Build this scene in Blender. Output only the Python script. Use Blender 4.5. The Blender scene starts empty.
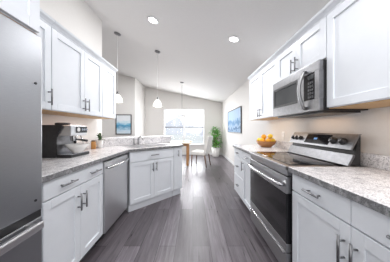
import bpy, bmesh, math, random
from mathutils import Vector, Matrix
random.seed(7)
SC = bpy.context.scene
COL = SC.collection
PI = math.pi
H = 1.2                       # eye height

# ------------------------------------------------------------------ camera
cd = bpy.data.cameras.new('camera'); cam = bpy.data.objects.new('camera', cd); COL.objects.link(cam)
cam.location = (0, 0, H); cam.rotation_euler = (PI/2, 0, 0)
cd.sensor_width = 36; cd.lens = 36*163/390
cd.shift_x = 2/390; cd.shift_y = -2/390
cd.clip_start = 0.02; cd.clip_end = 300
SC.camera = cam

# ------------------------------------------------------------------ world, light, exposure
w = bpy.data.worlds.new('sky'); SC.world = w; w.use_nodes = True
bg = w.node_tree.nodes['Background']
bg.inputs[0].default_value = (0.88, 0.93, 1.0, 1); bg.inputs[1].default_value = 1.25
SC.view_settings.view_transform = 'Standard'; SC.view_settings.look = 'None'
SC.view_settings.gamma = 1; SC.view_settings.use_curve_mapping = False
SC.view_settings.exposure = 0.17

def area(name, loc, size, power, rot=(0,0,0), color=(1,1,1), sy=None, shape=None):
    l = bpy.data.lights.new(name, 'AREA'); l.energy = power; l.size = size; l.color = color
    if sy: l.shape = 'RECTANGLE'; l.size_y = sy
    if shape: l.shape = shape
    o = bpy.data.objects.new(name, l); COL.objects.link(o); o.location = loc; o.rotation_euler = rot
    return o
SLOPE = 0.21
XR, XL, YF, YD, XD, YK = 1.355, -1.535, 7.6, 6.26, -2.23, 2.75
def ceil_z(x): return 2.41 + SLOPE*(XR - x)
TILT = math.atan(SLOPE)
area('fill_behind', (-0.1, -2.3, 1.5), 2.4, 22, (PI/2, 0, 0), (0.93, 0.96, 1.0), sy=1.8)  # added fill from behind the camera, no window there
area('daylight_window', (-0.42, 7.95, 1.45), 1.8, 110, (-PI/2, 0, 0), (0.95, 0.97, 1.0), sy=1.5)
for lx, ly, e in ((-0.6, 0.5, 3), (0.6, 0.5, 12), (-0.6, -1.2, 6), (0.6, -1.2, 7)):
    area('ceiling_can_and_fill', (lx, ly, ceil_z(lx)-.03), 0.16, e, (0, TILT, 0), (.98, .98, 1), shape='DISK')  # added fill lamps out of view, no fixtures here
for lx, ly, e in ((-0.594, 2.42, 8), (0.621, 2.47, 12)):
    area('ceiling_can_and_fill', (lx, ly, ceil_z(lx)-.03), 0.13, e, (0, TILT, 0), (.98, .98, 1), shape='DISK')
for lx, ly in ((-0.3, 4.2), (0.2, 5.6), (-1.6, 4.8), (-2.6, 3.6)):
    area('ceiling_can_and_fill', (lx, ly, ceil_z(lx)-.05), 0.3, 22, (0, TILT, 0), (.97, .98, 1), shape='DISK')  # added fill to brighten the dining side, no fixtures here
area('upward_fill', (0.0, -1.0, 1.7), 0.9, 21, (PI, 0, 0), (.95, .97, 1.0))  # added lamp aimed up to brighten the ceiling
area('under_cabinet_light', (-1.36, 2.0, 1.352), 0.05, .55, (0, 0, 0), (1, .76, .66), sy=0.9)
area('under_cabinet_light', (1.19, 0.8, 1.352), 0.05, 0.5, (0, 0, 0), (1, .72, .52), sy=0.7)
area('under_cabinet_light', (1.19, 2.5, 1.352), 0.05, 0.6, (0, 0, 0), (1, .75, .52), sy=0.7)
area('microwave_task_light', (1.24, 1.62, 1.325), 0.10, 0.35, (0, 0, 0), (1, .66, .42), sy=0.45)

# ------------------------------------------------------------------ materials
def mat(name, color, rough=0.5, metal=0.0, emit=None, estr=0, spec=None, trans=0, coat=0):
    m = bpy.data.materials.new(name); m.use_nodes = True
    b = m.node_tree.nodes['Principled BSDF']
    b.inputs['Base Color'].default_value = (*color, 1)
    b.inputs['Roughness'].default_value = rough; b.inputs['Metallic'].default_value = metal
    if spec is not None: b.inputs['Specular IOR Level'].default_value = spec
    if trans: b.inputs['Transmission Weight'].default_value = trans
    if coat: b.inputs['Coat Weight'].default_value = coat; b.inputs['Coat Roughness'].default_value = .1
    if emit: b.inputs['Emission Color'].default_value = (*emit, 1); b.inputs['Emission Strength'].default_value = estr
    return m
def nodes(m): return m.node_tree.nodes, m.node_tree.links, m.node_tree.nodes['Principled BSDF']
def ramp(N, stops):
    r = N.new('ShaderNodeValToRGB'); e = r.color_ramp.elements
    while len(e) < len(stops): e.new(0.5)
    for el, (p, c) in zip(e, stops): el.position = p; el.color = (*c, 1)
    return r
def noise(N, L, vec, scale, detail=4, rough=.55, dist=0):
    n = N.new('ShaderNodeTexNoise'); n.inputs['Scale'].default_value = scale
    n.inputs['Detail'].default_value = detail; n.inputs['Roughness'].default_value = rough
    n.inputs['Distortion'].default_value = dist
    L.new(vec, n.inputs['Vector']); return n
def mapping(N, L, src, scale=(1,1,1), rot=(0,0,0)):
    mp = N.new('ShaderNodeMapping'); mp.inputs['Scale'].default_value = scale; mp.inputs['Rotation'].default_value = rot
    L.new(src, mp.inputs['Vector']); return mp.outputs['Vector']
def mixc(N, L, fac, a, b, mode='MIX'):
    x = N.new('ShaderNodeMix'); x.data_type = 'RGBA'; x.blend_type = mode
    if isinstance(fac, float): x.inputs[0].default_value = fac
    else: L.new(fac, x.inputs[0])
    for s, i in ((a, 6), (b, 7)):
        if isinstance(s, tuple): x.inputs[i].default_value = (*s, 1)
        else: L.new(s, x.inputs[i])
    return x.outputs[2]
def bump(N, L, b, h, strength, dist=.01):
    bp = N.new('ShaderNodeBump'); bp.inputs['Strength'].default_value = strength; bp.inputs['Distance'].default_value = dist
    L.new(h, bp.inputs['Height']); L.new(bp.outputs[0], b.inputs['Normal'])
def noisy(name, c1, c2, scale, rough=.5, metal=0, stretch=(1,1,1), bmp=0, **k):
    m = mat(name, c1, rough, metal, **k); N, L, b = nodes(m)
    tc = N.new('ShaderNodeTexCoord')
    n = noise(N, L, mapping(N, L, tc.outputs['Object'], stretch), scale)
    r = ramp(N, [(.35, c1), (.65, c2)]); L.new(n.outputs['Fac'], r.inputs[0]); L.new(r.outputs[0], b.inputs['Base Color'])
    if bmp: bump(N, L, b, n.outputs['Fac'], bmp)
    return m
M = {}
M['wall'] = noisy('wall_paint', (.765,.745,.72), (.78,.76,.735), 60, .75, bmp=.03)
M['ceiling'] = noisy('ceiling_paint', (.74,.725,.715), (.755,.74,.73), 45, .85, bmp=.08)
M['trim'] = noisy('trim_white', (.84,.84,.84), (.86,.86,.86), 20, .4)
M['cab'] = noisy('cabinet_white', (.785,.815,.855), (.80,.83,.87), 12, .38)
M['cabin'] = noisy('cabinet_wood_underside', (.62,.40,.20), (.52,.32,.15), 9, .5, stretch=(1,8,1))
M['toe'] = noisy('toe_kick', (.10,.10,.11), (.13,.13,.14), 20, .6)
M['dwsteel'] = noisy('satin_dishwasher_steel', (.66,.66,.67), (.74,.74,.75), 30, .36, 1, stretch=(1,1,40))
M['steel'] = noisy('stainless_steel', (.36,.36,.37), (.41,.41,.42), 30, .3, 1, stretch=(1,1,40))
M['fridge'] = noisy('brushed_fridge_steel', (.36,.37,.39), (.40,.41,.43), 30, .4, 1, stretch=(1,1,40))
M['darksteel'] = noisy('dark_stainless', (.24,.24,.25), (.29,.29,.30), 30, .34, 1)
M['bright'] = noisy('polished_steel', (.62,.62,.64), (.68,.68,.69), 30, .2, 1)
M['handle'] = noisy('brushed_nickel', (.22,.22,.23), (.28,.28,.29), 30, .3, 1)
M['chrome'] = noisy('chrome', (.80,.80,.81), (.84,.84,.85), 30, .08, 1)
M['black'] = noisy('black_plastic', (.018,.018,.02), (.025,.025,.027), 30, .35)
M['glass'] = noisy('black_glass', (.008,.008,.010), (.012,.012,.014), 3, .08, spec=.4)
M['mglass'] = noisy('smoked_window', (.06,.065,.07), (.08,.085,.09), 3, .12)
M['white'] = noisy('white_ceramic', (.82,.81,.79), (.85,.84,.82), 20, .2)
M['plastic'] = noisy('white_plastic', (.80,.79,.77), (.83,.82,.80), 20, .35)
M['display'] = mat('lit_display', (.02,.03,.05), .1, emit=(.25,.5,.9), estr=.6)
M['wood'] = noisy('oak_wood', (.50,.26,.11), (.38,.18,.07), 7, .45, stretch=(6,6,1))
M['dkwood'] = noisy('dark_wood', (.10,.045,.02), (.16,.075,.035), 7, .4, stretch=(6,6,1))
M['bowlwood'] = noisy('bowl_wood', (.46,.22,.08), (.30,.13,.05), 9, .45, stretch=(1,1,7))
M['tabletop'] = noisy('pale_table_top', (.74,.64,.52), (.68,.57,.44), 6, .25, stretch=(1,8,1))
M['orange'] = noisy('orange_peel', (.93,.42,.025), (.96,.50,.04), 90, .4, bmp=.15)
M['lemon'] = noisy('lemon_peel', (.92,.62,.04), (.95,.70,.07), 80, .4, bmp=.15)
M['leaf'] = noisy('leaf_green', (.08,.30,.05), (.19,.46,.09), 14, .4)
M['leafdk'] = noisy('leaf_dark', (.03,.10,.03), (.09,.20,.05), 18, .45)
M['stem'] = noisy('stem_brown', (.16,.10,.05), (.22,.14,.07), 30, .7)
M['soil'] = noisy('soil', (.05,.035,.025), (.09,.06,.04), 60, .95, bmp=.5)
M['amber'] = noisy('amber_canister', (.52,.26,.07), (.42,.19,.05), 14, .3)
M['fabric'] = noisy('cream_upholstery', (.76,.74,.71), (.70,.68,.65), 130, .85, bmp=.1)
M['lamp'] = mat('lit_lens', (1,1,1), .4, emit=(1,.98,.95), estr=9)
M['shade'] = mat('lit_glass_shade', (1,.98,.95), .3, emit=(1,.96,.9), estr=2.2)
M['frame'] = noisy('frame_dark', (.035,.035,.04), (.05,.05,.055), 30, .4)
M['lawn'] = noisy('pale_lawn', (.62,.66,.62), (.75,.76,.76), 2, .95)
M['house'] = noisy('haze_paled_siding', (.86,.86,.91), (.89,.89,.93), 2, .8, stretch=(1,1,12))  # outdoor haze is mixed into the siding and roof colours
M['roof'] = noisy('haze_paled_roof', (.80,.80,.86), (.83,.83,.88), 9, .9)
M['conifer'] = noisy('haze_paled_tree', (.72,.72,.79), (.82,.82,.88), 3, .9)  # pale haze put into the tree colour
# window glass: thin clear pane
m = bpy.data.materials.new('window_glass'); m.use_nodes = True; N = m.node_tree.nodes; L = m.node_tree.links; N.clear()
o_ = N.new('ShaderNodeOutputMaterial'); t_ = N.new('ShaderNodeBsdfTransparent'); g_ = N.new('ShaderNodeBsdfGlossy'); x_ = N.new('ShaderNodeMixShader')
g_.inputs['Roughness'].default_value = .02; x_.inputs[0].default_value = .06
L.new(t_.outputs[0], x_.inputs[1]); L.new(g_.outputs[0], x_.inputs[2]); L.new(x_.outputs[0], o_.inputs[0]); M['pane'] = m

def granite(name, base, dark, fleck, rough=.18, bias=0.0):
    m = mat(name, base, rough); N, L, b = nodes(m)
    geo = N.new('ShaderNodeNewGeometry'); P = geo.outputs['Position']
    n1 = noise(N, L, P, 9, 8, .68, 1.2); n2 = noise(N, L, P, 42, 6, .7, .6); n3 = noise(N, L, P, 150, 3, .6)
    r1 = ramp(N, [(.36+bias, (1,1,1)), (.56+bias, (0,0,0))]); L.new(n1.outputs['Fac'], r1.inputs[0])
    r2 = ramp(N, [(.36+bias, (1,1,1)), (.52+bias, (0,0,0))]); L.new(n2.outputs['Fac'], r2.inputs[0])
    r3 = ramp(N, [(.36, (1,1,1)), (.44, (0,0,0))]); L.new(n3.outputs['Fac'], r3.inputs[0])
    c = mixc(N, L, r1.outputs[0], base, dark)
    c = mixc(N, L, r2.outputs[0], c, tuple(.45*a+.55*f for a, f in zip(dark, fleck)))
    c = mixc(N, L, r3.outputs[0], c, fleck)
    L.new(c, b.inputs['Base Color']); return m
M['granite'] = granite('grey_white_granite', (.88,.865,.87), (.52,.51,.54), (.24,.225,.235), .2, -.05)
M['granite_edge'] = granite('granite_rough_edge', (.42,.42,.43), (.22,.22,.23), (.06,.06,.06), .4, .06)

def floor_mat():
    m = mat('grey_plank_floor', (.2,.18,.18), .3); N, L, b = nodes(m)
    geo = N.new('ShaderNodeNewGeometry'); P = geo.outputs['Position']
    v = mapping(N, L, P, rot=(0, 0, PI/2))
    br = N.new('ShaderNodeTexBrick'); L.new(v, br.inputs['Vector'])
    br.offset = .37; br.inputs['Scale'].default_value = 1
    br.inputs['Brick Width'].default_value = 1.22; br.inputs['Row Height'].default_value = .178
    br.inputs['Mortar Size'].default_value = .0022; br.inputs['Mortar Smooth'].default_value = .1; br.inputs['Bias'].default_value = 0
    br.inputs['Color1'].default_value = (.085,.073,.080,1); br.inputs['Color2'].default_value = (.19,.172,.186,1)
    br.inputs['Mortar'].default_value = (.03,.026,.027,1)
    g1 = noise(N, L, mapping(N, L, P, (16, 1.1, 1)), 2.2, 8, .65, .8)
    r = ramp(N, [(.28, (.50,.48,.49)), (.5, (.92,.91,.93)), (.72, (1.4,1.38,1.42))]); L.new(g1.outputs['Fac'], r.inputs[0])
    c = mixc(N, L, 1.0, br.outputs['Color'], r.outputs[0], 'MULTIPLY')
    L.new(c, b.inputs['Base Color'])
    bump(N, L, b, g1.outputs['Fac'], .12, .004)
    rr = ramp(N, [(.3, (.26,)*3), (.7, (.40,)*3)]); L.new(g1.outputs['Fac'], rr.inputs[0]); L.new(rr.outputs[0], b.inputs['Roughness'])
    return m
M['floor'] = floor_mat()

def art(name, kind):
    m = mat(name, (.8,.85,.9), .85, spec=.1); N, L, b = nodes(m)
    tc = N.new('ShaderNodeTexCoord'); G = tc.outputs['Generated']
    sep = N.new('ShaderNodeSeparateXYZ'); L.new(G, sep.inputs[0])
    st = (1.5, 1, 7) if kind == 'sea' else (5, 1, 2.2)
    n = noise(N, L, mapping(N, L, G, st), 1.6, 6, .6, .4)
    a = N.new('ShaderNodeMath'); a.operation = 'MULTIPLY_ADD'
    L.new(n.outputs['Fac'], a.inputs[0]); a.inputs[1].default_value = .55 if kind == 'sea' else .75
    L.new(sep.outputs['Z'], a.inputs[2])
    if kind == 'sea':
        r = ramp(N, [(.30,(.72,.80,.86)), (.50,(.50,.68,.80)), (.68,(.08,.30,.50)), (.76,(.16,.46,.66)), (.86,(.60,.74,.82)), (1.0,(.80,.83,.86))])
    else:
        r = ramp(N, [(.25,(.12,.20,.34)), (.42,(.36,.50,.66)), (.52,(.09,.17,.32)), (.60,(.42,.55,.70)), (.80,(.16,.30,.50)), (.98,(.46,.60,.75)), (1.0,(.44,.57,.72))])
    L.new(a.outputs[0], r.inputs[0]); L.new(r.outputs[0], b.inputs['Base Color']); return m
M['art_sea'] = art('seascape_print', 'sea'); M['art_ridge'] = art('misty_ridge_print', 'ridge')

# ------------------------------------------------------------------ mesh helpers
class MB:
    def __init__(s): s.b = bmesh.new()
    def _merge(s, t):
        me = bpy.data.meshes.new('tmp'); t.to_mesh(me); t.free(); s.b.from_mesh(me); bpy.data.meshes.remove(me)
    def box(s, x0, x1, y0, y1, z0, z1, bev=0, seg=2):
        t = bmesh.new(); bmesh.ops.create_cube(t, size=1)
        for v in t.verts:
            v.co = Vector((x0 if v.co.x < 0 else x1, y0 if v.co.y < 0 else y1, z0 if v.co.z < 0 else z1))
        bmesh.ops.recalc_face_normals(t, faces=t.faces)
        if bev: bmesh.ops.bevel(t, geom=t.edges[:], offset=bev, segments=seg, affect='EDGES', profile=.5)
        s._merge(t); return s
    def prism(s, pts, z0, z1, axis='z', bev=0):
        """extrude a polygon; axis z: pts are (x,y); axis x: pts are (y,z); axis y: pts are (x,z)"""
        t = bmesh.new()
        def P(p, h):
            return {'z': (p[0], p[1], h), 'x': (h, p[0], p[1]), 'y': (p[0], h, p[1])}[axis]
        lo = [t.verts.new(P(p, z0)) for p in pts]; hi = [t.verts.new(P(p, z1)) for p in pts]
        n = len(pts); t.faces.new(lo[::-1]); t.faces.new(hi)
        for i in range(n): t.faces.new((lo[i], lo[(i+1) % n], hi[(i+1) % n], hi[i]))
        bmesh.ops.recalc_face_normals(t, faces=t.faces)
        if bev: bmesh.ops.bevel(t, geom=t.edges[:], offset=bev, segments=2, affect='EDGES', profile=.5)
        s._merge(t); return s
    def tube(s, pts, r, n=10, caps=True):
        pts = [Vector(p) for p in pts]; t = bmesh.new(); rings = []
        rs = r if isinstance(r, (list, tuple)) else [r]*len(pts)
        up = None
        for i, p in enumerate(pts):
            d = (pts[min(i+1, len(pts)-1)] - pts[max(i-1, 0)]).normalized()
            if up is None: up = Vector((0,0,1)) if abs(d.z) < .9 else Vector((1,0,0))
            u = d.cross(up).normalized(); v = u.cross(d).normalized(); up = v
            rings.append([t.verts.new(p + (u*math.cos(2*PI*k/n) + v*math.sin(2*PI*k/n))*rs[i]) for k in range(n)])
        for a, b_ in zip(rings, rings[1:]):
            for k in range(n): f = t.faces.new((a[k], a[(k+1) % n], b_[(k+1) % n], b_[k])); f.smooth = True
        if caps: t.faces.new(rings[0][::-1]); t.faces.new(rings[-1])
        bmesh.ops.recalc_face_normals(t, faces=t.faces); s._merge(t); return s
    def lathe(s, prof, c=(0,0,0), n=28, closed=False):
        t = bmesh.new(); rings = []
        for r, z in prof:
            if r < 1e-5: rings.append([t.verts.new((c[0], c[1], c[2]+z))])
            else: rings.append([t.verts.new((c[0]+r*math.cos(2*PI*k/n), c[1]+r*math.sin(2*PI*k/n), c[2]+z)) for k in range(n)])
        for a, b_ in zip(rings, rings[1:]):
            for k in range(n):
                k2 = (k+1) % n
                if len(a) == 1 and len(b_) == 1: continue
                if len(a) == 1: f = t.faces.new((a[0], b_[k2], b_[k]))
                elif len(b_) == 1: f = t.faces.new((a[k], a[k2], b_[0]))
                else: f = t.faces.new((a[k], a[k2], b_[k2], b_[k]))
                f.smooth = True
        bmesh.ops.recalc_face_normals(t, faces=t.faces); s._merge(t); return s
    def ball(s, c, rx, ry=None, rz=None, seg=18):
        t = bmesh.new(); bmesh.ops.create_uvsphere(t, u_segments=seg, v_segments=max(8, seg*2//3), radius=1)
        for v in t.verts: v.co = Vector((c[0]+v.co.x*rx, c[1]+v.co.y*(ry or rx), c[2]+v.co.z*(rz or rx)))
        for f in t.faces: f.smooth = True
        s._merge(t); return s
    def leaf(s, base, dirv, length, width, droop=.3):
        d = Vector(dirv).normalized(); side = d.cross(Vector((0,0,1)))
        side = side.normalized() if side.length > 1e-3 else Vector((1,0,0))
        nrm = side.cross(d).normalized(); prev = None
        for i in range(5):
            f = i/4; wd = width*(.12 + .88*math.sin(PI*min(.97, f*.92+.06)))*.5
            p = Vector(base) + d*length*f - Vector((0,0,1))*droop*length*f*f
            row = [s.b.verts.new(p - side*wd + nrm*wd*.25), s.b.verts.new(p), s.b.verts.new(p + side*wd + nrm*wd*.25)]
            if prev:
                for k in range(2): s.b.faces.new((prev[k], prev[k+1], row[k+1], row[k]))
            prev = row
        return s
    def move(s, mtx): bmesh.ops.transform(s.b, matrix=mtx, verts=s.b.verts); return s
    def build(s, name, m, parent=None, label=None):
        me = bpy.data.meshes.new(name); s.b.to_mesh(me); s.b.free()
        for mm in (m if isinstance(m, (list, tuple)) else [m]): me.materials.append(mm)
        o = bpy.data.objects.new(name, me); COL.objects.link(o)
        if parent: o.parent = parent
        if label: o['label'] = label
        return o
def thing(name, label, cat, loc=(0,0,0), rz=0, group=None):
    o = bpy.data.objects.new(name, None); COL.objects.link(o); o.empty_display_size = .1
    o.location = loc; o.rotation_euler = (0, 0, rz); o['label'] = label; o['category'] = cat
    if group: o['group'] = group
    return o
def tag(o, label, cat, group=None):
    o['label'] = label; o['category'] = cat
    if group: o['group'] = group
    return o
def struct(o, label, cat):
    o['kind'] = 'structure'; o['label'] = label; o['category'] = cat; return o

# ------------------------------------------------------------------ the room
YB = -2.5
struct(MB().box(-4.2, XR+.12, YB, YF+.12, -.06, 0).build('floor', M['floor']), 'dark grey wood plank floor running down the room', 'floor')
cz = [(-4.2, ceil_z(-4.2)), (XR+.12, ceil_z(XR+.12)), (XR+.12, ceil_z(XR+.12)+.08), (-4.2, ceil_z(-4.2)+.08)]
struct(MB().prism(cz, YB, YF+.12, 'y').build('ceiling', M['ceiling']), 'sloped off white ceiling falling towards the right wall', 'ceiling')
def wall_x(x0, x1, y0, y1):
    p = [(x0, 0), (x1, 0), (x1, ceil_z(x1)), (x0, ceil_z(x0))]; return MB().prism(p, y0, y1, 'y')
struct(wall_x(XR, XR+.12, YB, YF).build('wall_right', M['wall']), 'beige right wall behind the range and dining area', 'wall')
struct(wall_x(-4.2, XR+.12, YB-.1, YB).build('wall_rear_block', M['wall']), 'beige rear wall added behind the viewer to block sky light', 'wall')  # unseen wall added to keep sky light out from behind
struct(wall_x(XL-.12, XL, YB, YK).build('wall_left', M['wall']), 'beige left wall behind the refrigerator and coffee machine', 'wall')
struct(wall_x(-4.2, XD, YD, YD+.1).build('wall_dining', M['wall']), 'beige wall carrying the small seascape picture', 'wall')
struct(wall_x(XD-.1, XD, YD+.1, YF).build('wall_side', M['wall']), 'short bright return wall beside the far window wall', 'wall')
struct(wall_x(-4.2, -4.1, YB, YD).build('wall_outer', M['wall']), 'outer left wall of the dining room', 'wall')
# far wall with window opening
WX0, WX1, WZ0, WZ1 = -1.375, .545, .48, 2.14
fw = MB()
for a, b_ in ((XD-.1, WX0), (WX1, XR+.12)):
    fw.prism([(a, 0), (b_, 0), (b_, ceil_z(b_)), (a, ceil_z(a))], YF, YF+.12, 'y')
fw.box(WX0, WX1, YF, YF+.12, 0, WZ0)
fw.prism([(WX0, WZ1), (WX1, WZ1), (WX1, ceil_z(WX1)), (WX0, ceil_z(WX0))], YF, YF+.12, 'y')
struct(fw.build('wall_far', M['wall']), 'beige far gable wall around the twin window', 'wall')
# twin double-hung window
def window(n, x0, x1, side):
    r = MB()
    e = .045
    r.box(x0, x0+e, YF+.03, YF+.1, WZ0, WZ1); r.box(x1-e, x1, YF+.03, YF+.1, WZ0, WZ1)
    r.box(x0+e, x1-e, YF+.03, YF+.1, WZ0, WZ0+e); r.box(x0+e, x1-e, YF+.03, YF+.1, WZ1-e, WZ1)
    o = struct(r.build('window_%d' % n, M['trim']), side + ' white double hung window of the far wall pair', 'window')
    MB().box(x0+e, x1-e, YF+.035, YF+.085, 1.262, 1.302).build('meeting_rail', M['handle'], o)
    MB().box(x0+e, x1-e, YF+.06, YF+.066, WZ0+e, 1.262).build('lower_pane', M['pane'], o)
    MB().box(x0+e, x1-e, YF+.06, YF+.066, 1.302, WZ1-e).build('upper_pane', M['pane'], o)
xm = (WX0+WX1)/2
window(1, WX0+.002, xm-.002, 'left'); window(2, xm+.002, WX1-.002, 'right')
struct(MB().box(WX0-.03, WX1+.03, YF-.045, YF-.001, WZ0-.03, WZ0-.002, .004).build('trim_1', M['trim']), 'white sill under the twin window', 'trim')
BB = .10
struct(MB().box(XR-.014, XR-.001, 2.97, YF-.016, .001, BB, .003).build('baseboard_right', M['trim']), 'white baseboard along the right wall', 'baseboard')
struct(MB().box(XD+.016, XR-.016, YF-.014, YF-.001, .001, BB, .003).build('baseboard_far', M['trim']), 'white baseboard under the twin window', 'baseboard')
struct(MB().box(-4.09, XD, YD-.014, YD-.001, .001, BB, .003).build('baseboard_dining', M['trim']), 'white baseboard under the small seascape picture', 'baseboard')
struct(MB().box(XD+.001, XD+.014, YD, YF-.016, .001, BB, .003).build('baseboard_side', M['trim']), 'white baseboard on the short return wall', 'baseboard')

# diagonal peninsula frame of reference
D = Vector((math.sqrt(.5), math.sqrt(.5), 0)); NN = Vector((-math.sqrt(.5), math.sqrt(.5), 0)); B0 = Vector((-.90, 2.265, 0))
def pen(t, n): p = B0 + D*t + NN*n; return (p.x, p.y)
TE = 1.228
def on_left(n, x=XL):      # t where the diagonal at offset n meets plane x
    return (x - B0.x - NN.x*n)/D.x
hw = [pen(on_left(.644, XL+.002), .644), pen(TE, .644), pen(TE, .764), pen(on_left(.764, XL+.002), .764)]
struct(MB().prism(hw, 0.001, 1.012).build('wall_bar', M['wall']), 'diagonal beige half wall under the raised bar', 'wall')

# outside the window
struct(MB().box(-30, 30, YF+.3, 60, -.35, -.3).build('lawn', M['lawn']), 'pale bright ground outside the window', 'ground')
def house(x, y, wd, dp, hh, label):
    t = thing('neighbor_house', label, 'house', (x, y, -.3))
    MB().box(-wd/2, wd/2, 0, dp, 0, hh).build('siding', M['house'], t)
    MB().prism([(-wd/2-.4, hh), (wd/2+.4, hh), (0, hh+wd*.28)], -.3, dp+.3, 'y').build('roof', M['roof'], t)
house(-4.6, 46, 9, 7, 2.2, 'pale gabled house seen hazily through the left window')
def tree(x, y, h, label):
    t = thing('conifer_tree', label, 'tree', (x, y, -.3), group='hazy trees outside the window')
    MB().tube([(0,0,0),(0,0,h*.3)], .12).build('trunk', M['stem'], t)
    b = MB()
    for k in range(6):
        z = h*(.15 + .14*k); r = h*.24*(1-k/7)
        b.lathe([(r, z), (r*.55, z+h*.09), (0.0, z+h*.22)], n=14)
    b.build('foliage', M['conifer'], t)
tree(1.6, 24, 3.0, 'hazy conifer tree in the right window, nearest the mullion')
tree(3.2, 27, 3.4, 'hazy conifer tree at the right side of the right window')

# ------------------------------------------------------------------ cabinets
def bar_pull(parent, x, z, length, vertical, y=0, rad=.0065, st=.032):
    b = MB(); hl = length/2
    if vertical:
        b.tube([(x, y-st, z-hl), (x, y-st, z+hl)], rad)
        for s_ in (-1, 1): b.tube([(x, y-st, z+s_*hl*.62), (x, y-.0005, z+s_*hl*.62)], rad*.8)
    else:
        b.tube([(x-hl, y-st, z), (x+hl, y-st, z)], rad)
        for s_ in (-1, 1): b.tube([(x+s_*hl*.62, y-st, z), (x+s_*hl*.62, y-.0005, z)], rad*.8)
    b.build('handle', M['handle'], parent, 'brushed nickel bar handle')
def shaker(root, x0, x1, z0, z1, handle=None, rail=.058):
    g = .0018; x0 += g; x1 -= g; z0 += g; z1 -= g
    b = MB()
    b.box(x0, x0+rail, 0, .02, z0, z1, .0015, 1); b.box(x1-rail, x1, 0, .02, z0, z1, .0015, 1)
    b.box(x0+rail, x1-rail, 0, .02, z0, z0+rail, .0015, 1); b.box(x0+rail, x1-rail, 0, .02, z1-rail, z1, .0015, 1)
    b.box(x0+rail-.002, x1-rail+.002, .011, .018, z0+rail-.002, z1-rail+.002)
    d = b.build('door', M['cab'], root)
    if handle:
        side, hz = handle; hx = x0+.03 if side == 'l' else x1-.03
        bar_pull(d, hx, hz, .135, True)
def slab(root, x0, x1, z0, z1, pulls=(), plen=.15):
    g = .0018
    d = MB().box(x0+g, x1-g, 0, .02, z0+g, z1-g, .002, 1).build('drawer', M['cab'], root)
    for px in pulls: bar_pull(d, px, (z0+z1)/2, plen, False)
def crown(root, wd, z1, lo=0, hi=None, dep=.3):
    hi = wd if hi is None else hi
    p = [(.021, z1), (.004, z1), (.002, z1+.012), (-.012, z1+.026), (-.028, z1+.036), (-.034, z1+.052), (.021, z1+.052)]
    MB().prism(p, lo, hi, 'x').build('crown_molding', M['cab'], root)
def cabinet(name, label, loc, rz, wd, dep, z0, z1, group, base=True, doors=(), drawers=(), crown_=False, toe='toe', ty=.085):
    t = thing(name, label, 'cabinet', loc, rz, group)
    b = MB()
    b.box(0, wd, .0205, dep, z0, z1)
    b.build('carcass', M['cab'], t)
    if base: MB().box(.002, wd-.002, ty, dep-.01, .001, z0-.0005).build('toe_kick', M[toe], t)
    else: MB().box(.003, wd-.003, .022, dep-.004, z0-.006, z0-.0005).build('underside', M['cabin'], t, 'bare wood underside')
    for d in doors: shaker(t, *d)
    for d in drawers: slab(t, *d)
    if crown_: crown(t, wd, z1)
    return t
CZ = .874; TK = .11
FXR, UXR = .745, 1.02        # right base / upper faces
R = -PI/2; Lr = PI/2
RB = XR - FXR - .004; RU = XR - UXR - .003
gR, gL = 'white base cabinets', 'white wall cabinets'
y0 = 2.94
cabinet('base_cabinet', 'white three drawer base cabinet at the far end of the right counter', (FXR, y0, 0), R, .505, RB, TK, CZ, gR,
        drawers=[(0, .505, .745, .868, (.2525,), .11), (0, .505, .435, .74, (.2525,), .11), (0, .505, .12, .43, (.2525,), .11)])
cabinet('base_cabinet', 'narrow white base cabinet just beyond the range, one drawer over one door', (FXR, y0-.507, 0), R, .38, RB, TK, CZ, gR,
        doors=[(0, .38, .12, .74, ('l', .65))], drawers=[(0, .38, .745, .868, (.19,), .11)])
cabinet('base_cabinet', 'white base cabinet on the near side of the range, nearest the camera on the right', (FXR, 1.232, 0), R, .925, RB, TK, CZ, gR,
        doors=[(.006, .462, .12, .74, ('r', .61)), (.462, .919, .12, .74, ('l', .61))],
        drawers=[(.006, .462, .745, .868, (.234,), .13), (.462, .919, .745, .868, (.70,), .13)])
U0, U1 = 1.36, 2.07
cabinet('wall_cabinet', 'two door white wall cabinet above the fruit bowl, beyond the microwave', (UXR, 2.95, 0), R, .968, RU, U0, U1, gL, False,
        doors=[(0, .484, U0+.003, U1-.003, ('r', 1.445)), (.484, .968, U0+.003, U1-.003, ('l', 1.445))], crown_=True)
cabinet('wall_cabinet', 'short two door white wall cabinet directly above the microwave', (UXR, 1.98, 0), R, .728, RU, 1.745, U1, gL, False,
        doors=[(0, .364, 1.748, U1-.003, ('r', 1.83)), (.364, .728, 1.748, U1-.003, ('l', 1.83))], crown_=True)
cabinet('wall_cabinet', 'large white wall cabinet at the right edge, on the near side of the microwave', (UXR, 1.25, 0), R, 1.04, RU, U0, U1, gL, False,
        doors=[(.004, .522, U0+.003, U1-.003, None), (.522, 1.036, U0+.003, U1-.003, None)], crown_=True)
FXL, UXL = -.925, -1.20
LB = FXL - XL - .004; LU = UXL - XL - .003
cabinet('base_cabinet', 'white two door base cabinet between refrigerator and dishwasher', (FXL, .945, 0), Lr, .735, LB, TK, CZ, gR,
        doors=[(.06, .395, .12, .74, ('r', .615)), (.395, .73, .12, .74, ('l', .615))], drawers=[(.06, .73, .745, .868, (.245, .57), .155)])
cabinet('wall_cabinet', 'single door white wall cabinet half hidden behind the refrigerator', (UXL, .93, 0), Lr, .455, LU, U0, U1, gL, False,
        doors=[(.004, .452, U0+.003, U1-.003, ('r', 1.465))], crown_=True)
cabinet('wall_cabinet', 'two door white wall cabinet above the coffee machine', (UXL, 1.387, 0), Lr, .779, LU, U0, U1, gL, False,
        doors=[(.0, .42, U0+.003, U1-.003, ('r', 1.465)), (.42, .777, U0+.003, U1-.003, ('l', 1.465))], crown_=True)
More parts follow.
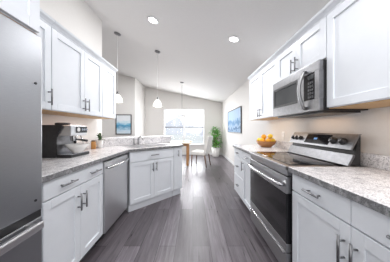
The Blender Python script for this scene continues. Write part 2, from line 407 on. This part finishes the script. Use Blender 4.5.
cabinet('wall_cabinet', 'narrow single door white wall cabinet at the end of the left row, by the pendant', (UXL, 2.168, 0), Lr, .372, LU, U0, U1, gL, False,
        doors=[(.0, .37, U0+.003, U1-.003, None)], crown_=True)
cabinet('wall_cabinet', 'deep white cabinet above the refrigerator', (-.86, .01, 0), Lr, .912, -.86-XL-.003, 1.735, 2.07, gL, False,
        doors=[(.004, .455, 1.738, 2.067, None), (.455, .908, 1.738, 2.067, None)], crown_=True)
p = pen(.035, .025)
cabinet('base_cabinet', 'white sink base cabinet of the diagonal peninsula, two doors under a false drawer', (p[0], p[1], 0), PI/4, .785, .585, TK, CZ, gR,
        doors=[(.0, .392, .12, .715, ('r', .61)), (.392, .785, .12, .715, ('l', .61))], drawers=[(.0, .785, .72, .868, (.3925,), .14)], toe='cab', ty=.05)
p = pen(.825, .025)
t = cabinet('base_cabinet', 'slim white pull out cabinet at the end of the diagonal peninsula', (p[0], p[1], 0), PI/4, .192, .585, TK, CZ, gR, doors=[], toe='cab', ty=.05)
d = MB().box(.002, .190, 0, .02, .122, .866, .002, 1).build('door', M['cab'], t); bar_pull(d, .085, .77, .12, True)

# ------------------------------------------------------------------ counters
def counter(name, label, poly, splash=()):
    t = thing(name, label, 'countertop', (0, 0, 0))
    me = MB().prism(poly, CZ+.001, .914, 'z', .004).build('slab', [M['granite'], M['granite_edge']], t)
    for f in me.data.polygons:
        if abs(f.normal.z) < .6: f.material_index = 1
    for s_ in splash: MB().prism(s_, .915, 1.015, 'z', .002).build('backsplash', M['granite'], t)
    return t
counter('countertop', 'grey granite countertop with fruit bowl beyond the range', [(.72, 2.048), (XR-.002, 2.048), (XR-.002, 2.96), (.72, 2.96)],
        [[(XR-.024, 2.05), (XR-.003, 2.05), (XR-.003, 2.955), (XR-.024, 2.955)]])
counter('countertop', 'pale granite countertop on the near right of the range', [(.72, .3), (XR-.002, .3), (XR-.002, 1.237), (.72, 1.237)],
        [[(XR-.024, .302), (XR-.003, .302), (XR-.003, 1.45), (XR-.024, 1.45)]])
S_T0, S_T1, S_N0, S_N1 = .16, .70, .10, .50
e1, e2 = pen(1.033, 0), pen(1.033, .642)
e3 = pen(on_left(.642, XL+.002), .642)
counter('countertop', 'long grey granite countertop from refrigerator round to the diagonal sink', [(-.90, .94), (-.90, 2.265), e1, e2, e3, (XL+.002, .94)],
        [[(XL+.003, .945), (XL+.024, .945), (XL+.024, 2.5), (XL+.003, 2.5)]])
t = thing('bar_counter', 'raised granite bar ledge along the diagonal half wall', 'countertop', (0, 0, 0))
b0 = on_left(.60, XL+.03); b1 = on_left(.95, XL+.03)
MB().prism([pen(b0, .615), pen(TE+.02, .615), pen(TE+.02, .98), pen(on_left(.98, XL+.03)+.0, .98)], 1.013, 1.05, 'z', .004).build('ledge', M['granite'], t)
MB().prism([pen(on_left(.622, XL+.03), .622), pen(TE-.01, .622), pen(TE-.01, .6425), pen(on_left(.6425, XL+.03), .6425)], .915, 1.0125, 'z').build('backsplash', M['granite'], t)

# sink and faucet
p = pen(.43, .30)
t = thing('sink', 'stainless drop in sink in the diagonal peninsula counter', 'sink', (p[0], p[1], .9145), PI/4)
b = MB()
b.box(-.33, .33, -.21, -.175, 0, .007, .002, 1); b.box(-.33, .33, .165, .21, 0, .007, .002, 1)
b.box(-.33, -.30, -.175, .165, 0, .007, .002, 1); b.box(.30, .33, -.175, .165, 0, .007, .002, 1); b.box(-.015, .015, -.175, .165, 0, .006, .002, 1)
b.build('rim', M['bright'], t)
for sx in (-1, 1):
    MB().box(min(sx*.018, sx*.298), max(sx*.018, sx*.298), -.173, .163, .0002, .002).build('basin', M['steel'], t)
p = pen(.43, .56)
t = thing('faucet', 'chrome faucet standing behind the sink', 'faucet', (p[0], p[1], .9145), PI/4)
MB().box(-.10, .10, -.025, .025, 0, .012, .004).build('base_plate', M['chrome'], t)
MB().tube([(0, 0, .012), (0, 0, .09), (0, -.03, .135), (0, -.085, .15), (0, -.14, .135), (0, -.16, .10)], [.018,.016,.013,.012,.012,.013]).build('spout', M['steel'], t)
MB().tube([(0, 0, .09), (0, .005, .115), (.045, .01, .15)], [.014, .012, .006]).build('lever', M['steel'], t)
MB().lathe([(.016, .012), (.015, .05), (.011, .085), (.014, .10), (.0, .125)], (-.085, 0, 0), 14).build('side_sprayer', M['steel'], t)

# ------------------------------------------------------------------ refrigerator
t = thing('refrigerator', 'stainless bottom freezer refrigerator at the left edge', 'refrigerator', (-.85, .022, 0), Lr)
FW, FD = .90, .675
MB().box(.004, FW-.004, .075, FD, .02, 1.70, .004).build('cabinet_body', M['black'], t)
MB().box(.02, FW-.02, .09, FD-.02, .0, .019).build('base_grille', M['black'], t)
for k, (a, b_) in enumerate(((.002, .449), (.452, FW-.002))):
    d = MB().box(a, b_, 0, .07, .752, 1.715, .006).build('door', M['fridge'], t)
    hx = .41 if k == 0 else .49
    MB().tube([(hx, -.002, .86), (hx, -.05, .88), (hx, -.05, 1.50), (hx, -.002, 1.52)], .012).build('handle', M['bright'], d)
for z in (1.446, .815): MB().tube([(.857, .0, z), (.857, -.004, z)], .0065).build('hinge_plug', M['black'], t)
MB().box(.006, FW-.006, .004, .07, .7125, .7515).build('dark_gap_strip', M['black'], t, 'black strip for the shaded gap between door and freezer drawer')  # black box painted in for the shade inside the gap
d = MB().box(.002, FW-.002, 0, .07, .06, .712, .006).build('freezer_drawer', M['fridge'], t)
b = MB().box(.03, .845, -.062, -.036, .676, .714, .006)
for hx in (.06, .815): b.box(hx-.015, hx+.015, -.037, -.0005, .683, .709, .003, 1)
b.build('handle', M['dwsteel'], d, 'bright straight freezer handle')

# ------------------------------------------------------------------ dishwasher
t = thing('dishwasher', 'stainless dishwasher under the left countertop', 'dishwasher', (-.918, 1.69, 0), Lr)
W = .605
MB().box(.0, W, .035, .60, .10, .868).build('tub', M['black'], t)
MB().box(.01, W-.01, .09, .58, .001, .099).build('toe_kick', M['black'], t)
d = MB().box(.006, W-.006, 0, .04, .105, .855, .005).build('door', M['dwsteel'], t)
hp = [(.04, -.002, .79), (.05, -.03, .79)] + [(.05+.5*k/10, -.03-.03*math.sin(PI*k/10), .79) for k in range(1, 10)] + [(.55, -.03, .79), (.56, -.002, .79)]
MB().tube(hp, .013).build('handle', M['bright'], d, 'bowed bright steel handle')
MB().box(.012, W-.012, -.0015, -.0003, .846, .852).build('control_strip', M['black'], d)

# ------------------------------------------------------------------ range
W = .795; DEP = XR - .715 - .004
t = thing('range', 'stainless electric range with black glass cooktop between right countertops', 'stove', (.715, 2.042, 0), R)
MB().box(.002, W-.002, .045, DEP-.01, .03, .895).build('body', M['black'], t)
MB().box(.03, W-.03, .07, DEP-.04, .0, .029).build('base', M['black'], t)
c = MB().box(.03, W-.03, .045, .40, .9175, .921, .001, 1).build('cooktop', M['glass'], t)
for cx, cy, rr in ((.2, .14, .09), (.6, .14, .08), (.2, .31, .07), (.6, .31, .08)):
    MB().lathe([(rr, .9212), (rr, .9216), (rr+.004, .9216), (rr+.004, .9212)], (cx, cy, 0), 40).build('burner_ring', M['mglass'], c)
MB().box(0, W, -.012, .40, .885, .917, .006).build('cooktop_frame', M['steel'], t)
MB().box(.004, W-.004, .006, .044, .84, .884, .003).build('front_panel', M['steel'], t)
d = MB()
GX0, GX1, GZ0, GZ1 = .004, W-.004, .315, .70
d.box(.004, W-.004, 0, .04, .70, .832, .004); d.box(.004, W-.004, 0, .04, .25, .315, .004)

d = d.build('oven_door', M['steel'], t)
MB().box(GX0, GX1, .001, .04, GZ0+.0005, GZ1-.0005, .002).build('oven_window', M['glass'], d)
hp = [(.03, -.001, .765), (.04, -.034, .765)] + [(.04+.715*k/10, -.034-.018*math.sin(PI*k/10), .765) for k in range(1, 10)] + [(.755, -.034, .765), (.765, -.001, .765)]
MB().tube(hp, .013).build('handle', M['bright'], d, 'polished bowed oven handle')
d = MB().box(.004, W-.004, .002, .04, .085, .242, .005).build('storage_drawer', M['steel'], t)
MB().box(.03, W-.03, -.008, .0015, .222, .238, .003).build('drawer_lip', M['bright'], d)
# backguard (y,z profile, local y = depth)
def yy(X): return X - .715
MB().prism([(yy(1.205), .9185), (yy(1.285), .9185), (yy(1.285), 1.15), (yy(1.27), 1.15), (yy(1.24), .985)], .003, W-.003, 'x').build('backguard', M['black'], t)
MB().prism([(yy(1.185), .9185), (yy(1.20), .9185), (yy(1.239), .985), (yy(1.239), 1.0), (yy(1.225), 1.0)], 0, W, 'x').build('lower_backguard', M['darksteel'], t)
pt = [(yy(1.205), 1.04), (yy(1.22), 1.036), (yy(1.28), 1.152), (yy(1.29), 1.152), (yy(1.29), 1.16), (yy(1.272), 1.16)]
pn = MB().prism(pt, 0, W, 'x').build('control_panel', M['darksteel'], t)
# panel plane basis
P0 = Vector((0, yy(1.205), 1.04)); UPV = Vector((0, .067, .12)).normalized(); OUT = Vector((0, -UPV.z, UPV.y))
def on_panel(x, u, o): v = P0 + UPV*u + OUT*o; return (x, v.y, v.z)
def pquad(x0, x1, u0, u1, o=.002):
    b = bmesh.new(); m_ = MB()
    pts = [on_panel(x0, u0, 0.0004), on_panel(x1, u0, 0.0004), on_panel(x1, u1, 0.0004), on_panel(x0, u1, 0.0004)]
    pts2 = [on_panel(x0, u0, o), on_panel(x1, u0, o), on_panel(x1, u1, o), on_panel(x0, u1, o)]
    lo = [b.verts.new(p_) for p_ in pts]; hi = [b.verts.new(p_) for p_ in pts2]
    b.faces.new(lo[::-1]); b.faces.new(hi)
    for i in range(4): b.faces.new((lo[i], lo[(i+1) % 4], hi[(i+1) % 4], hi[i]))
    m_._merge(b); return m_
dp = pquad(.26, .57, .018, .12).build('display_panel', M['glass'], pn)
pquad(.375, .415, .062, .082, .0035).build('clock_digits', M['display'], dp)
for kx in (.05, .115, .18, .61, .70):
    k_ = MB(); big = kx > .5; rr = .027 if big else .022
    k_.tube([on_panel(kx, .065, .0005), on_panel(kx, .065, .006), on_panel(kx, .065, .0062), on_panel(kx, .065, .03), on_panel(kx, .065, .033)], [rr*1.15, rr*1.15, rr*.95, rr*.8, rr*.6], 20)
    kn = k_.build('knob', M['black'], pn, 'black control knob')
    MB().tube([on_panel(kx, .065, .0334), on_panel(kx, .065, .036)], rr*.55, 16).build('knob_cap', M['bright'], kn)

# ------------------------------------------------------------------ microwave
t = thing('microwave', 'stainless over the range microwave under the short wall cabinet', 'microwave', (.97, 1.978, 0), R)
W = .724
MB().box(.0, W, .035, XR-.97-.004, 1.345, 1.736, .003, 1).build('case', M['black'], t)
MB().box(.02, W-.02, .05, .34, 1.328, 1.3445).build('underside_grille', M['black'], t)
f = MB()
f.box(.0, W, 0, .0345, 1.66, 1.737, .004)
f.box(.0, W, 0, .0345, 1.343, 1.44, .004)
f.box(.0, .02, 0, .0345, 1.4403, 1.6597); f.box(W-.045, W, 0, .0345, 1.4403, 1.6597); f.box(.465, .549, .0, .0345, 1.4403, 1.6597)
f = f.build('front_frame', M['darksteel'], t)
d = MB()
x0, x1, z0, z1 = .021, .464, 1.441, 1.659; e = .022
d.box(x0, x0+e, -.001, .03, z0, z1); d.box(x1-e, x1, -.001, .03, z0, z1); d.box(x0+e, x1-e, -.001, .03, z0, z0+e); d.box(x0+e, x1-e, -.001, .03, z1-e, z1)
d = d.build('door', M['black'], t)
MB().box(x0+e+.0005, x1-e-.0005, .004, .028, z0+e+.0005, z1-e-.0005).build('door_window', M['mglass'], d)
hz = [(.578, -.001, 1.375), (.578, -.02, 1.378)] + [(.578, -.022-.04*math.sin(PI*k/12), 1.38+.30*k/12) for k in range(13)] + [(.578, -.02, 1.682), (.578, -.001, 1.685)]
hb = MB().tube(hz, .013, 12); hb.build('handle', M['steel'], d, 'bowed polished vertical handle')
cp = MB().box(.55, W-.046, .0, .03, 1.4405, 1.6595, .002, 1).build('control_panel', M['glass'], t)
MB().box(.60, W-.056, -.0015, -.0003, 1.61, 1.645).build('display', M['mglass'], cp)
for r_ in range(5):
    for c_ in range(3):
        MB().box(.602+c_*.022, .619+c_*.022, -.0015, -.0003, 1.455+r_*.029, 1.474+r_*.029).build('button', M['frame'], cp)

# ------------------------------------------------------------------ coffee machine  (local x along +Y, local y depth towards wall)
t = thing('espresso_machine', 'black and steel espresso machine on the left countertop', 'coffee machine', (-1.195, 1.60, .9145), Lr)
W = .285
prof = [(.325, .0), (.165, .0), (.150, .02), (.150, .20), (.090, .318), (.095, .325), (.325, .325)]
for a, b_ in ((0, .016), (W-.016, W)):
    MB().prism(prof, a, b_, 'x', .003).build('side_panel', M['black'], t)
MB().box(.0165, W-.0165, .165, .32, .002, .32, .004).build('back_body', M['darksteel'], t)
MB().box(0.0165, W-.0165, .02, .1645, .215, .322, .008).build('top_housing', M['dwsteel'], t)
cp = MB().box(.09, W-.02, .0165, .0197, .245, .312, .001, 1).build('control_panel', M['black'], t)
MB().tube([(.125, .0162, .28), (.125, .012, .28)], .022, 20).build('pressure_gauge', M['white'], cp)
for kx in (.18, .215, .25): MB().tube([(kx, .0162, .28), (kx, .008, .28)], .011, 14).build('button', M['bright'], cp)
gh = MB().lathe([(.032, .16), (.034, .20), (.034, .2145)], (.15, .085, 0), 20).build('group_head', M['chrome'], t)
MB().tube([(.15, .05, .175), (.15, -.03, .165), (.15, -.06, .16)], [.009, .012, .013]).build('portafilter_handle', M['black'], gh)
MB().tube([(.245, .08, .2145), (.245, .06, .17), (.25, .045, .10)], .006).build('steam_wand', M['chrome'], t)
MB().box(0.0, W, 0, .149, .0, .03, .005).build('drip_tray', M['black'], t)
MB().box(.012, W-.012, .01, .145, .0305, .034).build('tray_grate', M['bright'], t)
MB().lathe([(.06, .3225), (.066, .33), (.066, .345), (.055, .352), (0, .354)], (.11, .17, 0), 24).build('hopper_lid', M['black'], t)
MB().box(.06, .25, .05, .30, .3225, .3285, .002).build('cup_tray', M['bright'], t)
o = MB().lathe([(0, .0), (.045, .0), (.05, .006), (.085, .05), (.112, .088), (.108, .089), (.08, .053), (.045, .012), (0, .01)], n=36).build('bowl', M['white'])
o.location = (-1.237, 1.745, .9495); tag(o, 'white bowl sitting on the coffee machine drip tray', 'bowl')
# potted plant and canister
t = thing('potted_herb', 'small leafy green plant in a white pot beyond the coffee machine', 'plant', (-1.395, 2.44, .9145))
MB().lathe([(0, 0), (.038, 0), (.046, .118), (.041, .118), (.036, .10), (0, .10)]).build('pot', M['white'], t)
b = MB()
for k in range(60):
    a = random.uniform(0, 2*PI); e_ = random.uniform(.1, 1.3)
    c_ = Vector((random.uniform(-.022,.022), random.uniform(-.022,.022), random.uniform(.115, .20)))
    b.leaf(c_, (math.cos(a)*math.cos(e_), math.sin(a)*math.cos(e_), math.sin(e_)), random.uniform(.035,.06), .028, .35)
b.build('foliage', M['leafdk'], t)
t = thing('canister', 'small amber canister beside the white herb pot', 'canister', (-1.425, 2.335, .9145))
MB().lathe([(0, 0), (.03, 0), (.032, .004), (.032, .10), (.026, .105), (0, .105)]).build('jar', M['amber'], t)
MB().lathe([(.027, .1055), (.027, .122), (0, .124)]).build('lid', M['dkwood'], t)

# ------------------------------------------------------------------ fruit bowl
BX, BY, BZ = 1.165, 2.60, .9145
o = MB().lathe([(0, 0), (.075, 0), (.08, .008), (.125, .045), (.152, .095), (.146, .096), (.118, .05), (.07, .016), (0, .014)], n=40).build('fruit_bowl', M['bowlwood'])
o.location = (BX, BY, BZ); tag(o, 'brown wooden bowl of citrus on the far right countertop', 'bowl')
def orange(m): 
    ob = MB().ball((0,0,0), .041, .041, .039)
    r = ob.build('orange', m)
    MB().lathe([(.004, .0), (.003, .004), (0, .005)], (0, 0, .0385), 8).build('stem_button', M['leafdk'], r)
    return r
def lemon(m):
    prof_ = [(0, -.05), (.006, -.047), (.012, -.041), (.028, -.028), (.035, 0), (.028, .028), (.012, .041), (.006, .047), (0, .05)]
    return MB().lathe(prof_, n=18).build('lemon', m)
spots = [('o', -.082, -.050, .100, 'orange at the left front of the fruit bowl, resting on the rim'), ('o', -.005, -.096, .103, 'orange at the near side of the fruit bowl, towards the range'),
         ('l', .085, -.035, .106, 'lemon at the near right of the fruit bowl, by the wall'), ('o', .082, .055, .104, 'orange at the back right of the fruit bowl, against the backsplash side'),
         ('l', -.082, .055, .108, 'lemon at the far left of the fruit bowl'), ('o', -.008, .098, .104, 'orange at the far side of the fruit bowl'),
         ('l', .055, -.025, .172, 'lemon lying on top of the fruit heap, right of the topmost orange'), ('o', -.03, .012, .160, 'topmost orange in the middle of the fruit heap')]
for k, dx, dy, dz, lab in spots:
    o = orange(M['orange']) if k == 'o' else lemon(M['lemon'])
    o.location = (BX+dx, BY+dy, BZ+dz)
    o.rotation_euler = (.5, .3, random.uniform(0, 6)) if k == 'o' else (PI/2, .1, random.uniform(.2, 1.2))
    tag(o, lab, 'fruit', 'citrus in the wooden bowl')

# outlet on right wall
def outlet(x, y, z, label):
    t = thing('wall_outlet', label, 'outlet', (x, y, z), R)
    MB().box(-.035, .035, -.006, 0, -.058, .058, .002, 1).build('cover_plate', M['plastic'], t)
    for s_ in (-1, 1): MB().box(-.016, .016, -.008, -.0062, s_*.025-.014, s_*.025+.014, .001, 1).build('socket', M['white'], t)
outlet(XR-.0005, 2.44, 1.10, 'white wall outlet above the backsplash right of the fruit bowl')

# ------------------------------------------------------------------ pictures
t = thing('framed_picture', 'blue seascape picture with black frame on the left dining wall', 'picture', (-2.655, YD-.001, 1.375))
def framed(t, wd, hh, m, fw_=.028, dp_=.035):
    b = MB()
    b.box(-wd/2, -wd/2+fw_, -dp_, 0, -hh/2, hh/2); b.box(wd/2-fw_, wd/2, -dp_, 0, -hh/2, hh/2)
    b.box(-wd/2+fw_, wd/2-fw_, -dp_, 0, -hh/2, -hh/2+fw_); b.box(-wd/2+fw_, wd/2-fw_, -dp_, 0, hh/2-fw_, hh/2)
    b.build('frame', M['frame'], t)
    MB().box(-wd/2+fw_+.0005, wd/2-fw_-.0005, -dp_+.012, -.004, -hh/2+fw_+.0005, hh/2-fw_-.0005).build('print', m, t)
framed(t, .60, .76, M['art_sea'])
t = thing('framed_picture', 'wide pale blue misty ridges picture on the right wall', 'picture', (XR-.001, 5.36, 1.46), R)
framed(t, 1.68, .76, M['art_ridge'], .022)

# ------------------------------------------------------------------ lamps
def downlight(x, y, label):
    t = thing('recessed_light', label, 'ceiling light', (x, y, ceil_z(x)-.001)); t.rotation_euler = (0, TILT, 0)
    t['group'] = 'recessed ceiling lights'
    MB().lathe([(.062, -.001), (.088, -.001), (.088, -.006), (.066, -.012), (.062, -.010)], n=32).build('trim_ring', M['trim'], t)
    MB().lathe([(0, -.006), (.0615, -.006), (.0615, -.003), (0, -.003)], n=32).build('lens', M['lamp'], t, 'lit white lens')
downlight(-.594, 2.42, 'lit recessed ceiling light nearer the left cabinets')
downlight(.621, 2.47, 'lit recessed ceiling light nearer the right cabinets')
def pendant(x, y, zs, label):
    zc = ceil_z(x)
    t = thing('pendant_light', label, 'pendant lamp', (x, y, zc-.001), group='pendants over the bar')
    c = MB().lathe([(0, -.001), (.062, -.001), (.06, -.016), (.03, -.024), (0, -.026)]).move(Matrix.Rotation(TILT, 4, 'Y')).build('canopy', M['handle'], t)
    dz = zs - zc
    MB().tube([(0, 0, -.024), (0, 0, dz+.13)], .003, 8).build('rod', M['trim'], t)
    MB().lathe([(0, .135), (.016, .135), (.02, .09), (.026, .075), (0, .075)], (0, 0, dz), 16).build('socket', M['handle'], t)
    s_ = MB().lathe([(.03, .074), (.055, .045), (.082, -.01), (.09, -.06), (.087, -.06), (.079, -.01), (.052, .043), (.027, .071)], (0, 0, dz)).build('glass_shade', M['shade'], t, 'glowing white glass shade')
    MB().ball((0, 0, dz+.02), .03, .03, .04, 12).build('bulb', M['lamp'], t)
    l = bpy.data.lights.new('pendant_bulb', 'POINT'); l.energy = 3; l.shadow_soft_size = .06; l.color = (1, .97, .92)
    lo = bpy.data.objects.new('pendant_bulb', l); COL.objects.link(lo); lo.parent = t; lo.location = (0, 0, dz-.07)
pendant(-1.417, 3.06, 1.77, 'white glass pendant lamp partly hidden behind the left wall cabinets')
pendant(-.757, 3.48, 1.745, 'white glass pendant lamp hanging before the far wall left of the window')
X, Y, Z = -.372, 5.51, ceil_z(-.372)
t = thing('chandelier', 'glass shaded chandelier hanging over the dining table', 'chandelier', (X, Y, Z-.001))
MB().lathe([(0, -.001), (.065, -.001), (.06, -.02), (0, -.028)]).move(Matrix.Rotation(TILT, 4, 'Y')).build('canopy', M['handle'], t)
dz = 1.62 - Z
MB().tube([(0, 0, -.02), (0, 0, dz+.12)], .006, 8).build('rod', M['handle'], t)
MB().lathe([(0, .16), (.02, .15), (.03, .09), (.022, .03), (0, .0)], (0, 0, dz), 16).build('hub', M['bright'], t)
for k in range(5):
    a = 2*PI*k/5 + .3; cx, cy = math.cos(a), math.sin(a)
    am = MB().tube([(cx*.02, cy*.02, dz+.06), (cx*.10, cy*.10, dz-.0), (cx*.19, cy*.19, dz+.02), (cx*.21, cy*.21, dz+.07)], .007, 8).build('arm', M['bright'], t)
    MB().lathe([(.018, .072), (.045, .10), (.06, .19), (.058, .19), (.043, .102), (.016, .075)], (cx*.21, cy*.21, dz), 16).build('glass_shade', M['shade'], am, 'frosted glass shade')

# ------------------------------------------------------------------ dining corner
t = thing('dining_table', 'pale topped dining table with orange wood legs by the window', 'table', (-.62, 5.75, 0))
MB().box(-.60, .56, -.48, .48, .715, .75, .008).build('tabletop', M['tabletop'], t)
a = MB(); a.box(-.50, .40, -.40, -.375, .64, .7145); a.box(-.50, .40, .375, .40, .64, .7145); a.box(-.525, -.50, -.4, .4, .64, .7145); a.box(.40, .425, -.4, .4, .64, .7145)
a.build('apron', M['wood'], t)
for sx in (-.54, .40):
    for sy in (-.42, .35): MB().box(sx, sx+.08, sy, sy+.07, 0.0, .714, .006).build('leg', M['wood'], t)
o = MB().box(-.17, .17, -.1, .1, 0, .018, .004)
o.box(-.17, .17, -.1, -.09, .018, .035); o.box(-.17, .17, .09, .1, .018, .035); o.box(-.17, -.16, -.09, .09, .018, .035); o.box(.16, .17, -.09, .09, .018, .035)
o = o.build('serving_tray', M['tabletop']); o.location = (-.20, 5.62, .7505); tag(o, 'low pale tray lying on the dining table', 'tray')
o = MB().lathe([(0, 0), (.05, 0), (.085, .014), (.083, .017), (.05, .005), (0, .004)]).build('plate', M['white'])
o.location = (-.20, 5.62, .769); tag(o, 'small white dish on the pale tray', 'plate')
t = thing('dining_chair', 'cream upholstered dining chair with dark wood legs beside the table', 'chair', (.27, 5.36, 0), math.radians(-24))
# faces -X locally
MB().box(-.27, .20, -.23, .23, .36, .485, .03, 3).build('seat', M['fabric'], t)
MB().prism([(.15, .487), (.235, .40), (.25, .487), (.345, .95), (.335, .975), (.30, .985), (.265, .96)], -.225, .225, 'y', .02).build('backrest', M['fabric'], t)
for sx, sy, lean in ((-.24, -.2, -.02), (-.24, .2, -.02), (.19, -.2, .06), (.19, .2, .06)):
    MB().tube([(sx, sy, .37), (sx+lean, sy, 0.0)], [.024, .015], 8).build('leg', M['dkwood'], t, 'dark tapered wood leg')
t = thing('potted_plant', 'tall leafy green plant in a white pot in the far right corner', 'plant', (.99, 7.15, 0))
MB().lathe([(0, 0), (.14, 0), (.15, .01), (.185, .40), (.17, .40), (.165, .36), (0, .36)]).build('pot', M['white'], t)
MB().lathe([(0, .372), (.164, .362)], n=20).build('soil', M['soil'], t)
st_ = []
for k in range(6):
    a = 2*PI*k/6; top = (math.cos(a)*.12, math.sin(a)*.12, random.uniform(.95, 1.2))
    st_.append(top)
    MB().tube([(math.cos(a)*.03, math.sin(a)*.03, .365), (math.cos(a)*.07, math.sin(a)*.07, .7), top], [.012, .009, .005], 6).build('stem', M['stem'], t)
b = MB()
for k in range(230):
    a = random.uniform(0, 2*PI); e_ = random.uniform(-.3, 1.0); z = random.uniform(.48, 1.28)
    rr = .20*math.sqrt(random.random())*(1.0 if z < 1.1 else .6)
    c_ = Vector((math.cos(a)*rr, math.sin(a)*rr, z))
    b.leaf(c_, (math.cos(a)*math.cos(e_), math.sin(a)*math.cos(e_), math.sin(e_)), random.uniform(.10,.17), random.uniform(.07,.10), .4)
b.build('foliage', M['leaf'], t)
